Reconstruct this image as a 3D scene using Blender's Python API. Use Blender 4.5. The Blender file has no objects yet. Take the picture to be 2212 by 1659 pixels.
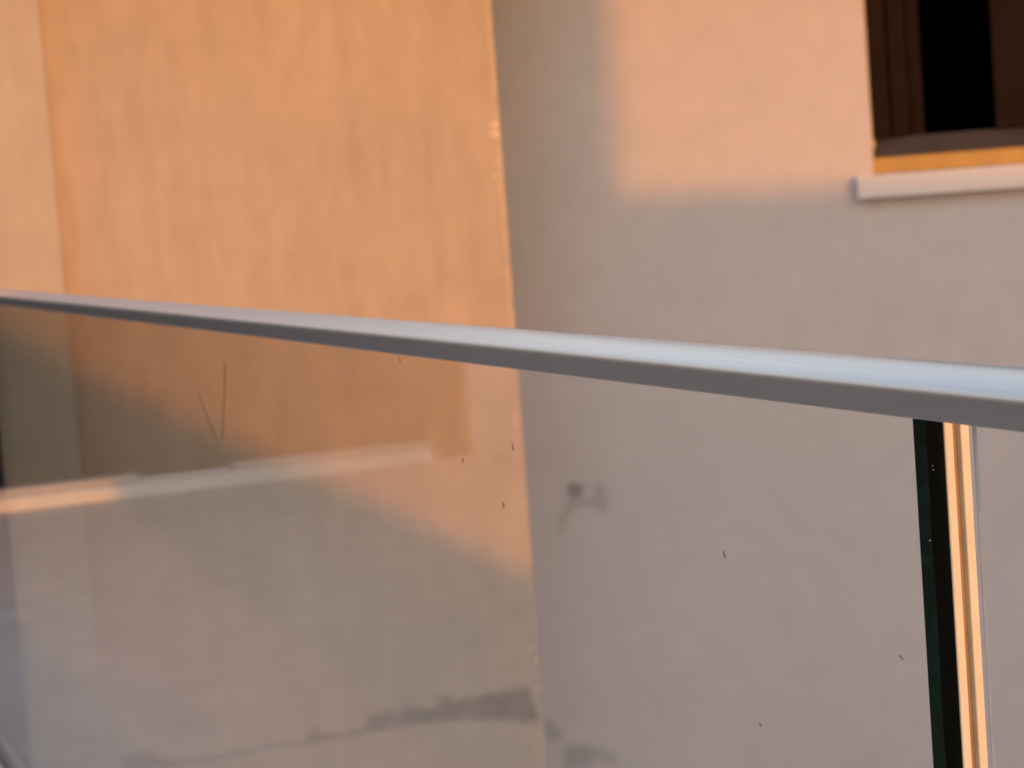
import bpy, math, random
from mathutils import Vector, Matrix, noise
random.seed(7)
SC = bpy.context.scene
COL = SC.collection
R = math.radians

# ------------------------------------------------------------------ camera
ZC = 4.09                                   # eye height above the street
FPX, CX, CY = 4731.0, 1106.0, 829.5         # focal length and centre, in 2212 x 1659 units
PITCH, ROLL = 4.74, 4.29
cd = bpy.data.cameras.new('camera')
cam = bpy.data.objects.new('camera', cd)
COL.objects.link(cam)
SC.camera = cam
cd.sensor_width = 36.0
cd.lens = 36.0 * FPX / 2212.0
cd.clip_start, cd.clip_end = 0.02, 2000.0
cd.dof.use_dof = True
cd.dof.focus_distance = 1.02
cd.dof.aperture_fstop = 20.0
CAMM = Matrix.Translation((0, 0, ZC)) @ Matrix.Rotation(R(90 - PITCH), 4, 'X') @ Matrix.Rotation(R(-ROLL), 4, 'Z')
cam.matrix_world = CAMM

# ------------------------------------------------------------------ light
SUN_EL = 10.0
SH = Vector((0.4, -0.9165, 0)).normalized()            # horizontal direction to the sun
S = Vector((SH.x * math.cos(R(SUN_EL)), SH.y * math.cos(R(SUN_EL)), math.sin(R(SUN_EL))))
sd = bpy.data.lights.new('sun', 'SUN')
sd.energy = 2.0
sd.angle = R(0.53)
sd.color = (0.52, 0.163, 0.0012)
sun = bpy.data.objects.new('sun', sd)
COL.objects.link(sun)
sun.rotation_euler = S.to_track_quat('Z', 'Y').to_euler()
sun.location = (6, -14, 12)

w = bpy.data.worlds.new('World')
SC.world = w
w.use_nodes = True
wn, wl = w.node_tree.nodes, w.node_tree.links
wn.clear()
sky = wn.new('ShaderNodeTexSky')
sky.sky_type = 'NISHITA'
sky.sun_disc = False
sky.dust_density = 0.4
sky.ozone_density = 0.5
sky.air_density = 2.4
sky.sun_elevation = R(SUN_EL)
sky.sun_rotation = math.atan2(SH.x, SH.y)
tint = wn.new('ShaderNodeMix')
tint.data_type = 'RGBA'
tint.blend_type = 'MULTIPLY'
tint.inputs[0].default_value = 1.0
sky_tint = (1.26, 1.335, 2.08, 1)                 # uniform colour tint multiplied into the whole sky, lifting its brightness
tint.inputs[7].default_value = sky_tint
bg = wn.new('ShaderNodeBackground')
bg.inputs['Strength'].default_value = 0.15
wo = wn.new('ShaderNodeOutputWorld')
wl.new(sky.outputs[0], tint.inputs[6])
wl.new(tint.outputs[2], bg.inputs['Color'])
wl.new(bg.outputs[0], wo.inputs[0])

SC.view_settings.view_transform = 'Standard'
SC.view_settings.look = 'None'
SC.view_settings.gamma = 1.0
SC.view_settings.use_curve_mapping = False
SC.view_settings.exposure = 1.25
SC.cycles.use_denoising = True
SC.cycles.max_bounces = 10
SC.cycles.transparent_max_bounces = 16

# ------------------------------------------------------------------ helpers
def ray(px, py):
    v = Vector(((px - CX) / FPX, -(py - CY) / FPX, -1.0))
    return (CAMM.to_3x3() @ v).normalized()
CAM = Vector((0, 0, ZC))
def hit_z(px, py, z):
    r = ray(px, py)
    return CAM + r * ((z - ZC) / r.z)
class Frame:
    """upright frame: origin on the ground, x along a wall, y into it"""
    def __init__(self, o, xdir):
        self.o = Vector((o[0], o[1], o[2] if len(o) > 2 else 0))
        self.x = Vector((xdir[0], xdir[1], 0)).normalized()
        self.y = Vector((-self.x.y, self.x.x, 0))
        self.rot = math.atan2(self.x.y, self.x.x)
    def loc(self, p):
        d = p - self.o
        return Vector((d.dot(self.x), d.dot(self.y), d.z))
    def world(self, x, y, z):
        return self.o + self.x * x + self.y * y + Vector((0, 0, z))
    def hit(self, px, py, y=0.0):
        r = ray(px, py)
        t = (y - (CAM - self.o).dot(self.y)) / r.dot(self.y)
        return self.loc(CAM + r * t)
def thing(name, fr, label, cat, group=None):
    o = bpy.data.objects.new(name, None)
    COL.objects.link(o)
    o.location = fr.o
    o.rotation_euler = (0, 0, fr.rot)
    o.empty_display_size = 0.2
    o['label'] = label
    o['category'] = cat
    if group:
        o['group'] = group
    return o
class MB:
    def __init__(self):
        self.v, self.f, self.m = [], [], []
    def quad(self, a, b, c, d, mi=0):
        n = len(self.v)
        self.v += [tuple(a), tuple(b), tuple(c), tuple(d)]
        self.f.append((n, n + 1, n + 2, n + 3))
        self.m.append(mi)
    def box(self, x0, x1, y0, y1, z0, z1, mi=0):
        n = len(self.v)
        self.v += [(x0, y0, z0), (x1, y0, z0), (x1, y1, z0), (x0, y1, z0),
                   (x0, y0, z1), (x1, y0, z1), (x1, y1, z1), (x0, y1, z1)]
        for q in ((0, 3, 2, 1), (4, 5, 6, 7), (0, 1, 5, 4), (1, 2, 6, 5), (2, 3, 7, 6), (3, 0, 4, 7)):
            self.f.append(tuple(n + i for i in q))
            self.m.append(mi)
        return self
    def prism(self, prof, x0, x1):
        """profile of (y, z) points swept along x"""
        n, k = len(self.v), len(prof)
        self.v += [(x0, y, z) for y, z in prof] + [(x1, y, z) for y, z in prof]
        for i in range(k):
            j = (i + 1) % k
            self.f.append((n + i, n + j, n + k + j, n + k + i)); self.m.append(0)
        n2 = len(self.v)                       # caps with their own corners keep the sides' normals true
        self.v += [(x0, y, z) for y, z in prof] + [(x1, y, z) for y, z in prof]
        self.f.append(tuple(n2 + i for i in reversed(range(k)))); self.m.append(0)
        self.f.append(tuple(n2 + k + i for i in range(k))); self.m.append(0)
        return self
    def build(self, name, mat, parent=None, bevel=0.0, smooth=False):
        me = bpy.data.meshes.new(name)
        me.from_pydata(self.v, [], self.f)
        for mm in (mat if isinstance(mat, (list, tuple)) else [mat]):
            me.materials.append(mm)
        me.polygons.foreach_set('material_index', self.m)
        me.update()
        import bmesh
        bm = bmesh.new(); bm.from_mesh(me)
        bmesh.ops.recalc_face_normals(bm, faces=bm.faces)
        if bevel:
            bmesh.ops.bevel(bm, geom=list(bm.edges), offset=bevel, segments=3, affect='EDGES', profile=0.5)
        bm.to_mesh(me); bm.free()
        if smooth:
            me.polygons.foreach_set('use_smooth', [True] * len(me.polygons))
            me.update()
        o = bpy.data.objects.new(name, me)
        COL.objects.link(o)
        if parent:
            o.parent = parent
        return o
def frange(a, b, step):
    n = max(1, int(round((b - a) / step)))
    return [a + (b - a) * i / n for i in range(n + 1)]
def inpoly(x, y, poly):
    c, j = False, len(poly) - 1
    for i in range(len(poly)):
        xi, yi = poly[i]; xj, yj = poly[j]
        if (yi > y) != (yj > y) and x < (xj - xi) * (y - yi) / (yj - yi) + xi:
            c = not c
        j = i
    return c
def wall(name, parent, mat, xs, zs, depth, holes=(), reveal=0.16, stain=None, jitter=None, dent=None, side_mat=None):
    """a plastered wall block: gridded front at y=0 with openings, reveals, sides and back"""
    X0, X1, Z0, Z1 = xs[0], xs[-1], zs[0], zs[-1]
    verts, faces, st, ch = [], [], [], []
    nx, nz = len(xs), len(zs)
    for z in zs:
        for i, x in enumerate(xs):
            dx, dy, c = (jitter(x, z, i, nx) if jitter else (0, 0, 0))
            if dent:
                dy += dent(x, z)
            verts.append((x + dx, dy, z)); ch.append(c)
            st.append(stain(x, z) if stain else 0.0)
    for k in range(nz - 1):
        for i in range(nx - 1):
            cx, cz = (xs[i] + xs[i + 1]) / 2, (zs[k] + zs[k + 1]) / 2
            if any(h[0] < cx < h[1] and h[2] < cz < h[3] for h in holes):
                continue
            a = k * nx + i
            faces.append((a, a + 1, a + nx + 1, a + nx))
    def add(*ps):
        n = len(verts)
        for p in ps:
            verts.append(p); st.append(0.0); ch.append(0.0)
        faces.append(tuple(range(n, n + len(ps))))
    def strip(ids, y):                      # side faces that share the front edge
        n = len(verts)
        for i in ids:
            verts.append((verts[i][0] if False else (xs[i % nx]), y, zs[i // nx])); st.append(0.0); ch.append(0.0)
        for j in range(len(ids) - 1):
            faces.append((ids[j], n + j, n + j + 1, ids[j + 1]))
    strip([k * nx + nx - 1 for k in range(nz)], depth)
    strip([k * nx for k in range(nz)], depth)
    strip([(nz - 1) * nx + i for i in range(nx)], depth)
    strip([i for i in range(nx)], depth)
    if not holes:
        add((X0, depth, Z0), (X1, depth, Z0), (X1, depth, Z1), (X0, depth, Z1))
    for h in holes:
        add((h[0], 0, h[2]), (h[0], reveal, h[2]), (h[0], reveal, h[3]), (h[0], 0, h[3]))
        add((h[1], 0, h[2]), (h[1], 0, h[3]), (h[1], reveal, h[3]), (h[1], reveal, h[2]))
        add((h[0], 0, h[2]), (h[1], 0, h[2]), (h[1], reveal, h[2]), (h[0], reveal, h[2]))
        add((h[0], 0, h[3]), (h[0], reveal, h[3]), (h[1], reveal, h[3]), (h[1], 0, h[3]))
    me = bpy.data.meshes.new(name)
    me.from_pydata(verts, [], faces)
    me.materials.append(mat)
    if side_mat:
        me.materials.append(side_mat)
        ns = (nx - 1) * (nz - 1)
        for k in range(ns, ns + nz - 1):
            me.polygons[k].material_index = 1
    a = me.attributes.new('stain', 'FLOAT', 'POINT'); a.data.foreach_set('value', st)
    b = me.attributes.new('chip_glint', 'FLOAT', 'POINT'); b.data.foreach_set('value', ch)
    me.update()
    o = bpy.data.objects.new(name, me)
    COL.objects.link(o)
    o.parent = parent
    return o

# ------------------------------------------------------------------ materials
def newmat(name):
    m = bpy.data.materials.new(name)
    m.use_nodes = True
    n, l = m.node_tree.nodes, m.node_tree.links
    return m, n, l, n['Principled BSDF']
def plain(name, col, rough=0.5, metal=0.0, bump=0.0, scale=40, var=0.12):
    m, n, l, p = newmat(name)
    p.inputs['Roughness'].default_value = rough
    p.inputs['Metallic'].default_value = metal
    tc = n.new('ShaderNodeTexCoord')
    nz = n.new('ShaderNodeTexNoise'); nz.inputs['Scale'].default_value = scale; nz.inputs['Detail'].default_value = 6
    l.new(tc.outputs['Object'], nz.inputs['Vector'])
    cr = n.new('ShaderNodeValToRGB')
    cr.color_ramp.elements[0].position, cr.color_ramp.elements[1].position = 0.3, 0.7
    cr.color_ramp.elements[0].color = tuple(c * (1 - var) for c in col) + (1,)
    cr.color_ramp.elements[1].color = tuple(min(1, c * (1 + var)) for c in col) + (1,)
    l.new(nz.outputs['Fac'], cr.inputs[0]); l.new(cr.outputs[0], p.inputs['Base Color'])
    if bump:
        b = n.new('ShaderNodeBump'); b.inputs['Strength'].default_value = bump; b.inputs['Distance'].default_value = 0.003
        l.new(nz.outputs['Fac'], b.inputs['Height']); l.new(b.outputs[0], p.inputs['Normal'])
    return m
def plaster(name, col, streak=0.1, blotch=0.07, chip_glint_col=(0.8, 0.7, 0.6), stainf=0.43, bump=0.35):
    """trowelled render: fine grain, soft blotches, rain streaks, stains from the mesh"""
    m, n, l, p = newmat(name)
    p.inputs['Roughness'].default_value = 0.92
    p.inputs['Specular IOR Level'].default_value = 0.2
    tc = n.new('ShaderNodeTexCoord')
    def tex(scale, detail, stretch=None, rough=0.55):
        t = n.new('ShaderNodeTexNoise')
        t.inputs['Scale'].default_value = scale; t.inputs['Detail'].default_value = detail
        t.inputs['Roughness'].default_value = rough
        if stretch:
            mp = n.new('ShaderNodeMapping'); mp.inputs['Scale'].default_value = stretch
            l.new(tc.outputs['Object'], mp.inputs[0]); l.new(mp.outputs[0], t.inputs['Vector'])
        else:
            l.new(tc.outputs['Object'], t.inputs['Vector'])
        return t
    def mul(a, f, lo, hi):                 # multiply colour a by a grey lo..hi driven by f
        mr = n.new('ShaderNodeMapRange')
        mr.inputs['From Min'].default_value, mr.inputs['From Max'].default_value = 0.3, 0.7
        mr.inputs['To Min'].default_value, mr.inputs['To Max'].default_value = lo, hi
        l.new(f, mr.inputs[0])
        mx = n.new('ShaderNodeMix'); mx.data_type = 'RGBA'; mx.blend_type = 'MULTIPLY'; mx.inputs[0].default_value = 1
        cb = n.new('ShaderNodeCombineColor')
        for i in range(3):
            l.new(mr.outputs[0], cb.inputs[i])
        l.new(a, mx.inputs[6]); l.new(cb.outputs[0], mx.inputs[7])
        return mx.outputs[2]
    rgb = n.new('ShaderNodeRGB'); rgb.outputs[0].default_value = tuple(col) + (1,)
    big = tex(1.6, 3); st = tex(1.0, 5, (13.0, 13.0, 2.6), 0.68); fine = tex(120, 4); mid = tex(9, 5)
    c = mul(rgb.outputs[0], big.outputs['Fac'], 1 - blotch, 1 + blotch)
    c = mul(c, st.outputs['Fac'], 1 - streak, 1 + streak)
    c = mul(c, mid.outputs['Fac'], 0.965, 1.035)
    c = mul(c, fine.outputs['Fac'], 0.97, 1.03)
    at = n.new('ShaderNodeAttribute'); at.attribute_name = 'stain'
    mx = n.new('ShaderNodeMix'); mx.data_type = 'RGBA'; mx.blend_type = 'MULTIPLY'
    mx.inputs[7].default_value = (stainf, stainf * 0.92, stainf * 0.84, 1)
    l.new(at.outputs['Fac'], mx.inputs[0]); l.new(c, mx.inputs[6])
    ac = n.new('ShaderNodeAttribute'); ac.attribute_name = 'chip_glint'
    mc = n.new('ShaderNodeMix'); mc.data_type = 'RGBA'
    mc.inputs[7].default_value = tuple(chip_glint_col) + (1,)
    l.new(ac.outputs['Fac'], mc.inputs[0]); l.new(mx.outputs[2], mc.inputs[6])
    l.new(mc.outputs[2], p.inputs['Base Color'])
    b = n.new('ShaderNodeBump'); b.inputs['Strength'].default_value = bump; b.inputs['Distance'].default_value = 0.004
    ad = n.new('ShaderNodeMath'); ad.operation = 'ADD'
    l.new(fine.outputs['Fac'], ad.inputs[0]); l.new(mid.outputs['Fac'], ad.inputs[1])
    l.new(ad.outputs[0], b.inputs['Height']); l.new(b.outputs[0], p.inputs['Normal'])
    return m
def glass(name, tintc):
    """clear pane: straight-through tint plus Fresnel reflection (Schlick), the same from either side"""
    m, n, l, p = newmat(name)
    n.remove(p)
    g = n.new('ShaderNodeNewGeometry')
    d = n.new('ShaderNodeVectorMath'); d.operation = 'DOT_PRODUCT'
    l.new(g.outputs['Incoming'], d.inputs[0]); l.new(g.outputs['Normal'], d.inputs[1])
    ab = n.new('ShaderNodeMath'); ab.operation = 'ABSOLUTE'; l.new(d.outputs['Value'], ab.inputs[0])
    om = n.new('ShaderNodeMath'); om.operation = 'SUBTRACT'; om.inputs[0].default_value = 1; l.new(ab.outputs[0], om.inputs[1])
    pw = n.new('ShaderNodeMath'); pw.operation = 'POWER'; pw.inputs[1].default_value = 5.35; l.new(om.outputs[0], pw.inputs[0])
    ma = n.new('ShaderNodeMath'); ma.operation = 'MULTIPLY_ADD'; ma.inputs[1].default_value = 0.963; ma.inputs[2].default_value = 0.037
    l.new(pw.outputs[0], ma.inputs[0])
    tr = n.new('ShaderNodeBsdfTransparent'); tr.inputs[0].default_value = tuple(tintc) + (1,)
    gl = n.new('ShaderNodeBsdfGlossy'); gl.inputs['Roughness'].default_value = 0.0
    mx = n.new('ShaderNodeMixShader')
    l.new(ma.outputs[0], mx.inputs[0]); l.new(tr.outputs[0], mx.inputs[1]); l.new(gl.outputs[0], mx.inputs[2])
    l.new(mx.outputs[0], n['Material Output'].inputs[0])
    return m
def brushed(name, col, rough):
    m, n, l, p = newmat(name)
    p.inputs['Base Color'].default_value = tuple(col) + (1,)
    p.inputs['Metallic'].default_value = 0.92
    tc = n.new('ShaderNodeTexCoord'); mp = n.new('ShaderNodeMapping'); mp.inputs['Scale'].default_value = (3, 900, 900)
    nz = n.new('ShaderNodeTexNoise'); nz.inputs['Scale'].default_value = 1; nz.inputs['Detail'].default_value = 3
    l.new(tc.outputs['Object'], mp.inputs[0]); l.new(mp.outputs[0], nz.inputs['Vector'])
    mr = n.new('ShaderNodeMapRange'); mr.inputs['To Min'].default_value = rough - 0.05; mr.inputs['To Max'].default_value = rough + 0.07
    l.new(nz.outputs['Fac'], mr.inputs[0]); l.new(mr.outputs[0], p.inputs['Roughness'])
    return m

M_left = plaster('ochre_render', (0.412, 0.315, 0.225), streak=0.085, blotch=0.05, chip_glint_col=(0.85, 0.62, 0.42))
M_pil = plaster('pale_ochre_render', (0.42, 0.342, 0.25), streak=0.05, blotch=0.03)
M_right = plaster('pale_render', (0.605, 0.522, 0.478), streak=0.02, blotch=0.025)
M_wing = plaster('white_render', (0.58, 0.55, 0.53), streak=0.03, blotch=0.03)
M_back = plaster('town_render', (0.50, 0.42, 0.34), streak=0.06, blotch=0.06)
M_roof = plain('clay_tile', (0.26, 0.11, 0.07), 0.85, bump=0.5, scale=14, var=0.3)
M_brick = plain('chimney_brick', (0.30, 0.15, 0.10), 0.9, bump=0.5, scale=20, var=0.25)
M_frame = plain('brown_frame_paint', (0.017, 0.0082, 0.0040), 0.6, scale=8, var=0.15)
M_track = plain('track_bronze', (0.052, 0.037, 0.032), 0.35, metal=0.0, scale=8, var=0.15)
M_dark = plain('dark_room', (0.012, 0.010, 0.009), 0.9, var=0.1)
M_sill = plain('white_sill_stone', (0.68, 0.62, 0.58), 0.6, bump=0.15, scale=60, var=0.04)
M_wood = plain('ochre_timber', (0.50, 0.29, 0.07), 0.6, bump=0.1, scale=9, var=0.10)
M_floor = plain('balcony_tile', (0.60, 0.525, 0.45), 0.55, scale=6, var=0.08)
M_thresh = plain('pale_threshold_stone', (0.50, 0.46, 0.42), 0.5, scale=12, var=0.08)
M_step = plain('white_step_stone', (0.80, 0.76, 0.70), 0.5, scale=12, var=0.05)
M_bounce_cut = plain('bounce_cut_grey', (0.22, 0.21, 0.20), 0.95, bump=0.4, scale=14, var=0.15)  # unseen return darkened in colour to cut warm bounce onto the right wall
M_ground = plain('yard_concrete', (0.50, 0.445, 0.41), 0.9, bump=0.4, scale=30, var=0.3)
M_pane = glass('balustrade_glass', (0.995, 0.996, 0.992))
M_door = plain('dark_door_glass', (0.008, 0.008, 0.009), 0.06, var=0.05)
M_rail = brushed('brushed_metal', (0.35, 0.32, 0.317), 0.32)
M_shoe = brushed('shoe_metal', (0.6, 0.6, 0.6), 0.4)
M_ply = plain('dark_green_glass_edge', (0.006, 0.016, 0.0135), 0.25, scale=160, var=0.35)
M_plyb = plain('black_glass_edge', (0.0012, 0.002, 0.0018), 0.3, scale=90, var=0.4)
for _m in (M_ply, M_plyb, M_frame):
    _m.node_tree.nodes['Principled BSDF'].inputs['Specular IOR Level'].default_value = 0.08
M_rib = plain('cream_strip', (0.68, 0.645, 0.50), 0.55, scale=50, var=0.05)
M_groove = plain('brown_strip_groove', (0.34, 0.25, 0.19), 0.7, scale=50, var=0.1)
M_arris = plain('pale_glass_arris', (0.50, 0.49, 0.49), 0.35, scale=60, var=0.1)
M_speck = plain('dirt_speck', (0.11, 0.085, 0.065), 0.9, scale=300, var=0.3)

# ------------------------------------------------------------------ the planes of the place
YE = 7.6
F_left = Frame((hit_z(1112, 705, ZC).x * 0 + 0.0, YE), (math.cos(R(8)), math.sin(R(8))))
# slide the left house so that its right corner stands where the photo has it
p = F_left.hit(1112, 705)
F_left = Frame(F_left.world(p.x, 0, 0), F_left.x)
F_right = Frame((0.0, 8.0), (0.927, -0.375))

# handrail line: front lower edge, through two pixels of the photograph
HB = 0.0983
A = hit_z(2212, 935, ZC - HB); B = hit_z(0, 659, ZC - HB)
dd = (B - A); dd.z = 0; dd.normalize()
RAIL_O = A - dd * A.dot(dd)                 # foot of the perpendicular from the eye
F_rail = Frame((RAIL_O.x, RAIL_O.y, 0), -dd)  # x towards the viewer, y outwards
FLOOR = ZC - 1.09
print('rail angle', math.degrees(math.atan2(-dd.x, dd.y)), 'dist', math.hypot(RAIL_O.x, RAIL_O.y), 'A', A, 'B', B)
U_END = 9.0
F_wing = Frame(F_rail.world(-U_END, 0.02, 0), F_rail.y)   # local x = outwards, y = away along the rail

# ------------------------------------------------------------------ ground
me = MB()
me.quad((-150, -150, 0), (150, -150, 0), (150, 150, 0), (-150, 150, 0))
g = me.build('ground', M_ground); g['kind'] = 'structure'

# ------------------------------------------------------------------ left house
def cr(x, y):      # detail-crop coordinates of the stain to picture units
    return ((1000 + x / 1.3825) * 0.5486, (2400 + y / 1.3825) * 0.5486)
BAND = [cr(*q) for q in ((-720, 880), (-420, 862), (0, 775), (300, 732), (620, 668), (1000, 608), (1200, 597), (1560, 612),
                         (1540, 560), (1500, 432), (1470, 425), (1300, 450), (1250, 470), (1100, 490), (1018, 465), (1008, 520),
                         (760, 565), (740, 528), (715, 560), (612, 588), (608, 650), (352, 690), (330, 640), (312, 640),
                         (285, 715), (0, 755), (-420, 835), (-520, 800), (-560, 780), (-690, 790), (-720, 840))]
RB = [[cr(*q) for q in pl] for pl in (
    [(1555, 605), (1610, 590), (1650, 640), (1690, 690), (1640, 722), (1545, 715), (1590, 668)],
    [(1685, 745), (1800, 728), (1890, 748), (1985, 840), (1960, 850), (1870, 800), (1840, 850), (1690, 870)])]
def cs(x, y):
    return ((1800 + x / 2.074) * 0.5486, (1500 + y / 2.074) * 0.5486)
RS = [([cs(*q) for q in pl], a) for pl, a in (
    ([(908, 832), (1022, 832), (1028, 962), (905, 962)], 1.0),
    ([(905, 950), (1040, 950), (1110, 970), (1130, 835), (1190, 840), (1225, 1010), (1215, 1085), (1150, 1060), (1080, 1020), (930, 1060), (880, 1160), (880, 1240), (820, 1230), (840, 1130)], 0.5),
    ([(1635, 970), (1665, 975), (1660, 1030), (1640, 1030)], 0.35), ([(1880, 990), (1915, 990), (1910, 1035), (1885, 1035)], 0.3),
    ([(1320, 1070), (1355, 1075), (1345, 1095), (1325, 1095)], 0.3))]
def proj(P):
    v = CAMM.inverted() @ P
    return CX - FPX * v.x / v.z, CY + FPX * v.y / v.z
def jit(px, py, s, f=0.05):
    return (px + s * noise.noise(Vector((px * f, py * f, 1.3))), py + s * noise.noise(Vector((px * f, py * f, 7.9))))
def soft(px, py, poly, r):
    k = 0
    for ax, ay in ((0, 0), (r, 0), (-r, 0), (0, r), (0, -r), (r, r), (-r, -r), (r, -r), (-r, r)):
        k += inpoly(px + ax, py + ay, poly)
    return k / 9
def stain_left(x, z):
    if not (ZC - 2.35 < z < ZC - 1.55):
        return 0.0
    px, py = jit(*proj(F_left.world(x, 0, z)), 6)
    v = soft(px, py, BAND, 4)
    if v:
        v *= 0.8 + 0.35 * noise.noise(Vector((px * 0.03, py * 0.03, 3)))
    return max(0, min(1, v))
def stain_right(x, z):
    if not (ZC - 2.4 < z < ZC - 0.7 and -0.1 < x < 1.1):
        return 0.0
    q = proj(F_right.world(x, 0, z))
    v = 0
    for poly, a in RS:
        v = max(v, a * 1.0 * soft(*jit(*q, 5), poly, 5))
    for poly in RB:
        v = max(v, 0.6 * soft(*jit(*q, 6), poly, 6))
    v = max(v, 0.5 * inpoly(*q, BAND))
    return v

hl = thing('street_house', F_left, 'ochre rendered house in full evening sun with a chipped corner and pale pilaster', 'house')
PROUD = 0.07
PX1 = F_left.hit(141, 640, -PROUD).x          # right side of the pilaster
PX0 = F_left.hit(40, 1350, -PROUD).x          # its left side
HL0 = PX0 + 0.02
xs = frange(HL0, -0.06, 0.02) + frange(-0.05, 0.0, 0.01)
zs = [0.0, 1.0] + frange(ZC - 2.45, ZC - 1.5, 0.011) + frange(ZC - 1.48, ZC + 1.1, 0.012) + [5.3, 5.5]
def chip_glint_jit(x, z, i, nx):
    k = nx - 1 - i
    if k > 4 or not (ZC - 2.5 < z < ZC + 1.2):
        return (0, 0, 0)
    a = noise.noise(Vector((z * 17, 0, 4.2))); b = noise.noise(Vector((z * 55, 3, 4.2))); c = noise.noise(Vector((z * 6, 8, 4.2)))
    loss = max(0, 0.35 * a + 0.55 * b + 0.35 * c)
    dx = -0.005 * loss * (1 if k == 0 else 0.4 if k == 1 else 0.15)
    chip_glint = 0.0
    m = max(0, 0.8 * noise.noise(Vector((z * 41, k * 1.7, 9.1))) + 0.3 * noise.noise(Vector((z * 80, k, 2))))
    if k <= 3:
        chip_glint = min(1, max(0, m - 0.36) * (3.0 if k < 2 else 2.2))  # chips also painted paler, as sun specks on the edge
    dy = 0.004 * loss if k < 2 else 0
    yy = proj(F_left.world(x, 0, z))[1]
    if k <= 3 and (263 < yy < 273 or 283 < yy < 291):      # two knocks in the arris, their sun glints painted pale
        chip_glint = max(chip_glint, 0.9 - 0.18 * k); dy += 0.003 * (k < 2)
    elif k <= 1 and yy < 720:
        chip_glint = max(chip_glint, 0.16 + 0.12 * noise.noise(Vector((z * 15, 2, 2))))  # pale line painted along the arris as light caught on it
    return (dx, dy, chip_glint)
def dent_left(x, z):
    return 0.0022 * noise.noise(Vector((x * 5.5, z * 1.1, 0))) + 0.0010 * noise.noise(Vector((x * 17, z * 4, 5)))
wl_ = wall('wall', hl, M_left, xs, zs, 1.6, stain=stain_left, jitter=chip_glint_jit, dent=dent_left, side_mat=M_bounce_cut)
# pilaster at the left end, proud of the wall
xs = frange(PX0, PX1, 0.02); zs = [0.0] + frange(ZC - 2.4, ZC + 1.1, 0.03) + [5.45]
wall('pilaster', hl, M_pil, xs, zs, PROUD - 0.003, dent=lambda x, z: 0.002 * noise.noise(Vector((x * 9, z * 2, 3))))
for o in hl.children:
    if o.name.startswith('pilaster'):
        o.location = (0, -PROUD, 0)
MB().box(HL0 - 0.2, 0.02, -0.75, 1.8, 5.503, 5.64).build('roof_slab', M_sill, hl)

# ------------------------------------------------------------------ right house with its window
hr = thing('corner_house', F_right, 'pale grey rendered house with a dark brown window and white sill', 'house')
wx0 = F_right.hit(1880, 300).x
wz0 = F_right.hit(1882, 378).z
wz1 = ZC + 1.3; wx1 = wx0 + 1.25
xs = frange(-0.08, 1.1, 0.014) + frange(1.12, wx0, 0.05) + frange(wx0 + 0.05, wx1, 0.2) + [wx1 + 0.6, 4.8]
zs = [0.0, 1.0] + frange(ZC - 2.4, ZC - 0.7, 0.014) + frange(ZC - 0.65, wz0, 0.05) + frange(wz0 + 0.05, wz1, 0.1) + [5.5, 5.6]
wall('wall', hr, M_right, xs, zs, 5.0, holes=[(wx0, wx1, wz0, wz1)], reveal=0.12, stain=stain_right,
     dent=lambda x, z: 0.0015 * noise.noise(Vector((x * 3, z * 3, 11))) if x < wx0 - 0.1 else 0.0)
MB().box(-0.05, 5.0, -1.0, 5.2, 5.603, 5.75).build('roof_slab', M_sill, hr)
# dark room behind the opening (its own shell, open towards the window)
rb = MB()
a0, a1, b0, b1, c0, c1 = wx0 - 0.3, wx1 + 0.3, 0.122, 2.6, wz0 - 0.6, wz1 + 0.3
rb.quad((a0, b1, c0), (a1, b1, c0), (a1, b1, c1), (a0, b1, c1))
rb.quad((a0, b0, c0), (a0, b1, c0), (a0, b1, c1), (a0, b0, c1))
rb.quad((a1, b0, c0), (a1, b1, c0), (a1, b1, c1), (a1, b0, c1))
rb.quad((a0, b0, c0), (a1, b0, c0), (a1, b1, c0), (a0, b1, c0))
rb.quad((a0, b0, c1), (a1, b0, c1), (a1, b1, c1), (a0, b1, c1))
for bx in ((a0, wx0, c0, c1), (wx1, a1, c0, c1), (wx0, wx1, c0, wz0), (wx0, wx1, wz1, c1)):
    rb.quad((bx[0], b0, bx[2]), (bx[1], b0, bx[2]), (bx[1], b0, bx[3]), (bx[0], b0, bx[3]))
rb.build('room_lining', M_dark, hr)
# window: fixed frame with two tracks, sashes, sub sill and sill
fy = 0.035
zf0 = F_right.hit(1882, 342, fy).z           # underside of the frame
win = MB()
zr = zf0
win.box(wx0 + 0.001, wx0 + 0.060, fy, fy + 0.08, zr + 0.0665, wz1 - 0.001)
win.box(wx1 - 0.052, wx1 - 0.001, fy, fy + 0.08, zr + 0.0665, wz1 - 0.001)
win.box(wx0 + 0.060, wx1 - 0.052, fy + 0.001, fy + 0.08, wz1 - 0.06, wz1 - 0.001)
window = win.build('window', M_frame, hr, bevel=0.002)
tr = MB()                                    # stepped bottom track
tr.box(wx0 + 0.001, wx1 - 0.001, fy - 0.004, fy + 0.012, zr, zr + 0.034)
tr.box(wx0 + 0.001, wx1 - 0.001, fy + 0.012, fy + 0.034, zr, zr + 0.022)
tr.box(wx0 + 0.001, wx1 - 0.001, fy + 0.034, fy + 0.078, zr, zr + 0.066)
tr.build('track', M_track, window, bevel=0.002)
sx = F_right.hit(2147, 150, fy + 0.03).x
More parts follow.
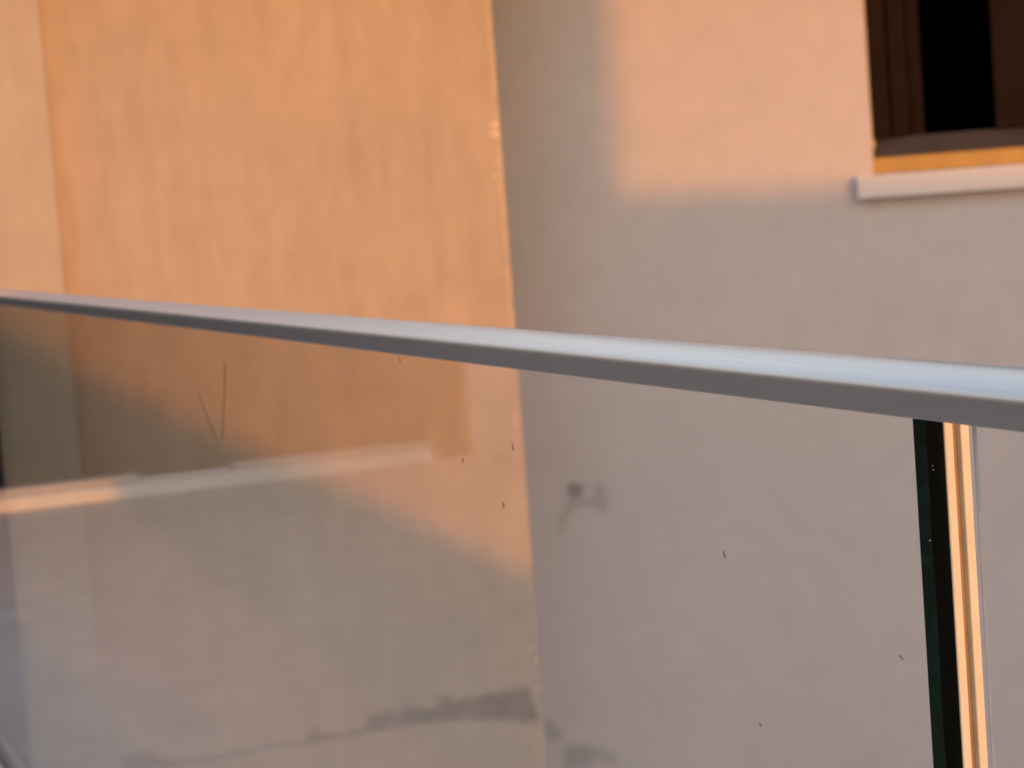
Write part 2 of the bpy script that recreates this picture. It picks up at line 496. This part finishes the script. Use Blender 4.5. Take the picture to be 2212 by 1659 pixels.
def sash(x0, x1, y0):
    s = MB()
    z0, z1 = zr + 0.067, wz1 - 0.062
    s.box(x0, x0 + 0.14, y0, y0 + 0.03, z0, z1)
    s.box(x1 - 0.05, x1, y0, y0 + 0.03, z0, z1)
    s.box(x0 + 0.14, x1 - 0.05, y0 + 0.001, y0 + 0.029, z0, z0 + 0.055)
    s.box(x0 + 0.14, x1 - 0.05, y0 + 0.001, y0 + 0.029, z1 - 0.055, z1)
    o = s.build('sash', M_frame, window, bevel=0.003)
    return o
s1 = sash(sx, wx1 - 0.054, fy + 0.012)
MB().box(sx + 0.14, wx1 - 0.104, fy + 0.024, fy + 0.03, zr + 0.122, wz1 - 0.117).build('pane', M_door, window)
# inner stile and curtain-side jamb left of the open half
MB().box(wx0 + 0.066, wx0 + 0.122, fy + 0.020, fy + 0.052, zr + 0.067, wz1 - 0.062).build('stile', M_frame, window, bevel=0.003)
MB().box(wx0 + 0.122, wx0 + 0.165, fy + 0.056, fy + 0.078, zr + 0.067, wz1 - 0.062).build('stile', M_frame, window, bevel=0.003)
MB().box(wx0 + 0.001, wx1 - 0.001, fy - 0.012, fy + 0.085, wz0 + 0.002, zr - 0.001).build('sub_sill', M_wood, hr, bevel=0.002)
MB().box(F_right.hit(1851, 400, -0.04).x, wx1 + 0.06, -0.045, 0.022, F_right.hit(1870, 430, -0.045).z, F_right.hit(1870, 379, -0.045).z).build('sill', M_sill, hr, bevel=0.006)

# ------------------------------------------------------------------ balcony, balustrade
bf = MB().box(-U_END, 1.15, -7.0, 0.06, FLOOR - 0.22, FLOOR).build('balcony_floor', M_floor)
bf.location = F_rail.o; bf.rotation_euler = (0, 0, F_rail.rot); bf['kind'] = 'structure'

bal = thing('glass_balustrade', Frame((F_rail.o.x, F_rail.o.y, FLOOR + 0.001), F_rail.x),
            'clear glass balcony balustrade with brushed metal handrail crossing the whole view', 'balustrade')
def zl(z):
    return z - FLOOR - 0.001
RW, RH = 0.044, 0.0202
zb = zl(ZC - HB)
# rounded flat handrail profile
prof = []
def arc(cy, cz, rad, a0, a1, n):
    for k in range(n + 1):
        a = R(a0 + (a1 - a0) * k / n)
        prof.append((cy + rad * math.cos(a), zb + cz + rad * math.sin(a)))
rr = 0.0062                                  # tight front corner, gently crowned top
CROWN = 0.0046
arc(0.0008, 0.0008, 0.0008, 270, 180, 3)
prof += [(0.0, zb + 0.0011), (0.0, zb + RH - CROWN - rr - 0.0003)]
arc(rr, RH - CROWN - rr, rr, 180, 118, 8)
for k in range(1, 14):
    t = k / 14
    prof.append((rr * 0.53 + (RW - rr * 1.06) * t, zb + RH - CROWN - rr * 0.117 + (CROWN + rr * 0.117) * (1 - (2 * t - 1) ** 2)))
arc(RW - rr, RH - CROWN - rr, rr, 62, 0, 8)
prof += [(RW, zb + RH - CROWN - rr - 0.0003), (RW, zb + 0.0011)]
arc(RW - 0.0008, 0.0008, 0.0008, 0, -90, 3)
prof += [(RW - 0.0011, zb), (0.0011, zb)]
hrail = MB().prism(prof, -U_END + 0.01, 1.14).build('handrail', M_rail, bal, smooth=True)
PY = 0.0300                                  # front face of the panes, behind the rail's front edge
PT = 0.0141
ztop, zbot = zb - 0.0005, 0.03
F_b = F_rail
e1 = F_b.hit(1974, 910, PY).x
e2 = F_b.hit(2102, 945, PY).x
def pane(x0, x1):
    m = MB()
    m.quad((x0, PY, zbot), (x1, PY, zbot), (x1, PY, ztop), (x0, PY, ztop))
    m.quad((x0, PY + PT, zbot), (x0, PY + PT, ztop), (x1, PY + PT, ztop), (x1, PY + PT, zbot))
    return m.build('glass_panel', M_pane, bal)
p1 = pane(-U_END + 0.03, e1)
p2 = pane(e2, 1.12)
# near end of the far panel: two plies seen end-on, the joint between them slightly wavy
n_ = 90
for nm, mat, side in (('ply_edge', M_ply, 0), ('ply_edge', M_plyb, 1)):
    m = MB()
    for k in range(n_):
        za, zb2 = zbot + (ztop - zbot) * k / n_, zbot + (ztop - zbot) * (k + 1) / n_
        def wv(z):
            return PY + PT * (0.40 + 0.05 * noise.noise(Vector((z * 38, 0, 1))) + 0.03 * noise.noise(Vector((z * 120, 0, 5))))
        if side == 0:
            m.quad((e1, PY, za), (e1, wv(za), za), (e1, wv(zb2), zb2), (e1, PY, zb2))
            m.quad((e1 - 0.0006, PY - 0.0002, za), (e1, PY, za), (e1, PY, zb2), (e1 - 0.0006, PY - 0.0002, zb2))
        else:
            m.quad((e1, wv(za), za), (e1, PY + PT, za), (e1, PY + PT, zb2), (e1, wv(zb2), zb2))
    m.build(nm, mat, p1)
for k in range(3):                           # tiny pale nicks in the polished edge
    z = ztop - random.uniform(0.02, 0.14); y = PY + PT * random.uniform(0.2, 0.9); s_ = random.uniform(0.0002, 0.00045)
    m = MB().box(e1 - 0.0002, e1 + 0.0002, y - s_, y + s_, z - s_ * 0.6, z + s_ * 0.6)
    m.build('nick', M_arris, p1)
m = MB().box(e2 - 0.0004, e2 + 0.0004, PY + 0.0001, PY + 0.0016, zbot, ztop)
m.build('arris', M_arris, p2)
# cream strip along the outside of that edge: two ribs with a brown groove between
ys = PY + PT + 0.0006
es = MB().box(e1 - 0.010, e1 - 0.0035, ys, ys + 0.0118, zbot, ztop).build('edge_strip', M_groove, bal)
for yo in (0.0, 0.0080):
    m = MB().box(e1 - 0.010 - 0.0005, e1 + 0.0002, ys + yo - 0.0001, ys + yo + 0.0042, zbot - 0.0003, ztop - 0.0012)
    m.build('rib', M_rib, es, bevel=0.0006)
# base shoe
MB().prism([(PY - 0.02, 0.0), (PY + PT + 0.02, 0.0), (PY + PT + 0.02, 0.10), (PY + PT + 0.003, 0.10), (PY + PT + 0.003, 0.028), (PY - 0.003, 0.028), (PY - 0.003, 0.10), (PY - 0.02, 0.10)],
           -U_END + 0.02, 1.13).build('base_shoe', M_shoe, bal)
# hairs and specks of dirt stuck to the pane
def hair(pts, wd):
    m = MB()
    q = [F_b.hit(x, y, PY - 0.0006) for x, y in pts]
    for a, b in zip(q, q[1:]):
        dx, dz = (b - a).x, (b - a).z
        L = math.hypot(dx, dz) or 1
        nx_, nz_ = -dz / L * wd * 3.0, dx / L * wd
        pa, pb = (a.x, PY - 0.0006, zl(a.z)), (b.x, PY - 0.0006, zl(b.z))
        ring = []
        for c in (pa, pb):
            ring.append([(c[0] + nx_, c[1], c[2] + nz_), (c[0], c[1] - wd, c[2]), (c[0] - nx_, c[1], c[2] - nz_), (c[0], c[1] + 0.0005, c[2])])
        for k in range(4):
            m.quad(ring[0][k], ring[0][(k + 1) % 4], ring[1][(k + 1) % 4], ring[1][k])
    return m.build('dirt_hair', M_speck, bal)
hair([(486, 783), (486, 830), (484, 872), (482, 905), (481, 950)], 0.00055)
hair([(430, 850), (440, 878), (452, 905), (462, 936), (470, 952)], 0.0007)
for x, y, dx, dy in ((862, 770, 3, 14), (1106, 958, 3, 16), (1562, 1190, 4, 16), (152, 715, 2, 12), (1086, 1085, 2, 12), (1000, 990, -2, 10), (1942, 1415, 8, 10), (1640, 1562, 3, 8)):
    hair([(x, y), (x + dx * 0.4, y + dy * 0.5), (x + dx, y + dy)], 0.00013 if x > 1200 else 0.0003)

# ------------------------------------------------------------------ wing at the far end of the balcony (seen in the glass)
def q_of(px):
    a = math.atan((px - CX) / FPX) + math.atan2(-dd.x, dd.y)
    return U_END * math.tan(a) - F_rail.hit(px, 829, PY).y * 0 - abs((CAM - F_rail.world(0, PY, ZC)).dot(F_rail.y))
wing = thing('balcony_wing', F_wing, 'white rendered wing with dark glazed balcony door at the end of the balustrade', 'house')
q_a, q_b, q_c = q_of(900), q_of(1000), q_of(160)
print('q', q_a, q_b, q_c, q_of(0), q_of(2212))
DZ1 = ZC + 1.2
hx = (-q_b, -0.25, FLOOR + 0.0, DZ1)         # door opening (local x = -q)
wq = F_wing.hit(5, 1200).x
wwz = F_wing.hit(20, 1320).z
h2 = (wq - 0.45, wq + 0.55, wwz, ZC + 0.9)
print('wing win', wq, wwz)
xs = sorted(set([-9.0, hx[0], hx[1], h2[0], h2[1], h2[1] + 0.15]))
zs = sorted(set([0.0, FLOOR, DZ1, wwz, h2[3], 6.4]))
wall('wall', wing, M_wing, xs, zs, 4.0, holes=[hx, h2], reveal=0.1)
MB().box(-9.1, h2[1] + 0.3, -0.2, 4.2, 6.403, 6.6).build('roof_slab', M_sill, wing)
dr = MB()
dr.box(hx[0] + 0.001, hx[0] + 0.30, 0.03, 0.099, FLOOR + 0.001, DZ1 - 0.001)
dr.box(hx[1] - 0.07, hx[1] - 0.001, 0.03, 0.099, FLOOR + 0.001, DZ1 - 0.001)
dr.box(hx[0] + 0.30, hx[1] - 0.07, 0.031, 0.099, DZ1 - 0.09, DZ1 - 0.001)
door = dr.build('door', M_frame, wing)
MB().box(hx[0] + 0.30, hx[1] - 0.07, 0.06, 0.08, FLOOR + 0.06, DZ1 - 0.092).build('pane', M_door, door)
th = MB()
th.box(-q_a, -q_of(480), -0.05, 0.058, FLOOR + 0.056, FLOOR + 0.085)
th.box(-q_of(270), hx[1] - 0.075, -0.05, 0.058, FLOOR + 0.056, FLOOR + 0.085)
th.build('threshold', M_thresh, wing)
MB().box(-q_a, hx[1] - 0.075, -0.10, 0.058, FLOOR + 0.001, FLOOR + 0.055).build('step', M_step, wing, bevel=0.004)
ww = MB()
ww.box(h2[0] + .001, h2[0] + 0.08, 0.03, 0.098, h2[2] + .001, h2[3] - .001)
ww.box(h2[1] - 0.08, h2[1] - .001, 0.03, 0.098, h2[2] + .001, h2[3] - .001)
ww.box(h2[0] + 0.08, h2[1] - 0.08, 0.031, 0.098, h2[2] + .001, h2[2] + 0.06)
win2 = ww.build('window', M_frame, wing)
MB().box(h2[0] + 0.08, h2[1] - 0.08, 0.05, 0.07, h2[2] + 0.06, h2[3] - 0.001).build('pane', M_door, win2)
MB().box(h2[0] - 0.04, h2[1] + 0.04, -0.05, 0.03, h2[2] - 0.04, h2[2] - 0.002).build('sill', M_sill, wing)

# ------------------------------------------------------------------ buildings behind the viewer
def facade_house(name, fr, x0, x1, depth, h, label, mat, wins=()):
    t = thing(name, fr, label, 'house', 'houses across the street behind the viewer')
    MB().box(x0, x1, 0, depth, 0, h).build('wall', mat, t)
    for (a, b, c, d) in wins:
        o = MB().box(a, b, -0.04, -0.002, c, d).build('window', M_frame, t)
        MB().box(a + 0.06, b - 0.06, -0.048, -0.0405, c + 0.06, d - 0.06).build('pane', M_door, o)
    return t
own = thing('apartment_block', Frame(F_rail.world(1.2, 0, 0), -F_rail.x), 'pale apartment block behind the balcony', 'house')
# local x axis = along the rail away; y = inwards (towards q)
MB().box(-7.0, 0.0, 0.53, 9.0, 0, ZC + 5.0).build('wall', M_wing, own)
MB().box(0.003, 10.15, 5.9, 11.0, 0, ZC + 3.2).build('wall', M_wing, own)
MB().box(-7.2, 0.2, 0.33, 9.2, ZC + 5.003, ZC + 5.2).build('roof_slab', M_sill, own)

MB().box(-0.16, 0.0, -0.45, 0.527, ZC + 0.85, ZC + 3.0).build('shade_panel', M_wing, own)  # unseen panel added to keep the sun off the door above the step

M0 = 7.5                                     # street line of the houses opposite, towards the sun
F_row = Frame(SH * M0, Vector((-SH.y, SH.x, 0)))   # x along the row
RIGHT = Vector((-SH.y, SH.x, 0))
F_row = Frame(SH * M0, -RIGHT)               # y axis must point to the sun
if F_row.y.dot(SH) < 0:
    F_row = Frame(SH * M0, RIGHT)
sg = 1 if F_row.x.dot(RIGHT) > 0 else -1
def occ(P):                                  # where the sun ray of wall point P crosses the street line
    k = (M0 - P.dot(SH)) / SH.dot(SH)
    q = P + SH * k
    return F_row.loc(Vector((q.x, q.y, P.z + k * math.tan(R(SUN_EL)))))
def onleft(px, py):
    h = F_left.hit(px, py); return F_left.world(h.x, 0, h.z)
def onright(px, py):
    h = F_right.hit(px, py); return F_right.world(h.x, 0, h.z)
g0, g1 = occ(onleft(170, 800)), occ(onleft(1110, 1222))
eE = occ(onleft(1110, 700)); cL = occ(onright(1112, 200)); cR = occ(onright(1328, 200)); rf = occ(onright(1350, 418)); rf2 = occ(onright(1850, 404))
print('row', sg, 'g0', g0, 'g1', g1, 'E', eE, 'cL', cL, 'cR', cR, 'rf', rf)
st_ = occ(F_b.world(e1, PY + PT + 0.005, ZC - 0.2)); print('strip at', st_)
slope = (g1.z - g0.z) / (g1.x - g0.x)
X_edge = eE.x + 0.37 * (cL.x - eE.x)
xg0 = st_.x + sg * 0.33
def gz(x):
    return g0.z + slope * (x - g0.x)
gh = thing('gable_house', F_row, 'house with a steep tiled roof slope across the street', 'house', 'houses across the street behind the viewer')
lo, hi = sorted((xg0, X_edge))
m = MB()
n0 = len(m.v)
pr = [(xg0, 0), (X_edge - sg * 0.005, 0), (X_edge - sg * 0.005, gz(X_edge) - 0.12), (xg0, gz(xg0) - 0.12)]
k = len(pr)
m.v += [(x, 0.05, z) for x, z in pr] + [(x, 6.0, z) for x, z in pr]
for i in range(k):
    j = (i + 1) % k
    m.f.append((i, j, k + j, k + i)); m.m.append(0)
m.f.append(tuple(range(k))); m.m.append(0); m.f.append(tuple(range(k, 2 * k))); m.m.append(0)
m.build('wall', M_back, gh)
m = MB()
pr = [(xg0, gz(xg0) - 0.118), (X_edge - sg * 0.005, gz(X_edge) - 0.118), (X_edge - sg * 0.005, gz(X_edge)), (xg0, gz(xg0))]
m.v += [(x, 0.0, z) for x, z in pr] + [(x, 6.05, z) for x, z in pr]
for i in range(4):
    j = (i + 1) % 4
    m.f.append((i, j, 4 + j, 4 + i)); m.m.append(0)
m.f.append((0, 1, 2, 3)); m.m.append(0); m.f.append((4, 5, 6, 7)); m.m.append(0)
m.build('roof', M_roof, gh)
fh = thing('flat_roofed_house', F_row, 'flat roofed house with a broad brick chimney across the street', 'house', 'houses across the street behind the viewer')
rs = (rf2.z - rf.z) / (rf2.x - rf.x)
def rz(x):
    return rf.z + rs * (x - rf.x)
for nm, mt, y0, y1, zlo, zhi in (('wall', M_back, 0.02, 7.0, None, -0.151), ('roof_slab', M_sill, 0.0, 7.05, -0.148, 0.0)):
    m = MB()
    xa, xb = X_edge, X_edge + sg * 5.0
    pr = [(xa, 0 if zlo is None else rz(xa) + zlo), (xb, 0 if zlo is None else rz(xb) + zlo), (xb, rz(xb) + zhi), (xa, rz(xa) + zhi)]
    m.v += [(x, y0, z) for x, z in pr] + [(x, y1, z) for x, z in pr]
    for i in range(4):
        j = (i + 1) % 4
        m.f.append((i, j, 4 + j, 4 + i)); m.m.append(0)
    m.f.append((0, 1, 2, 3)); m.m.append(0); m.f.append((4, 5, 6, 7)); m.m.append(0)
    m.build(nm, mt, fh)
lo, hi = sorted((X_edge, cR.x))
MB().box(lo, hi, 0.0, 0.5, rz(cR.x) + 0.06, rf.z + 3.2).build('chimney', M_brick, fh)
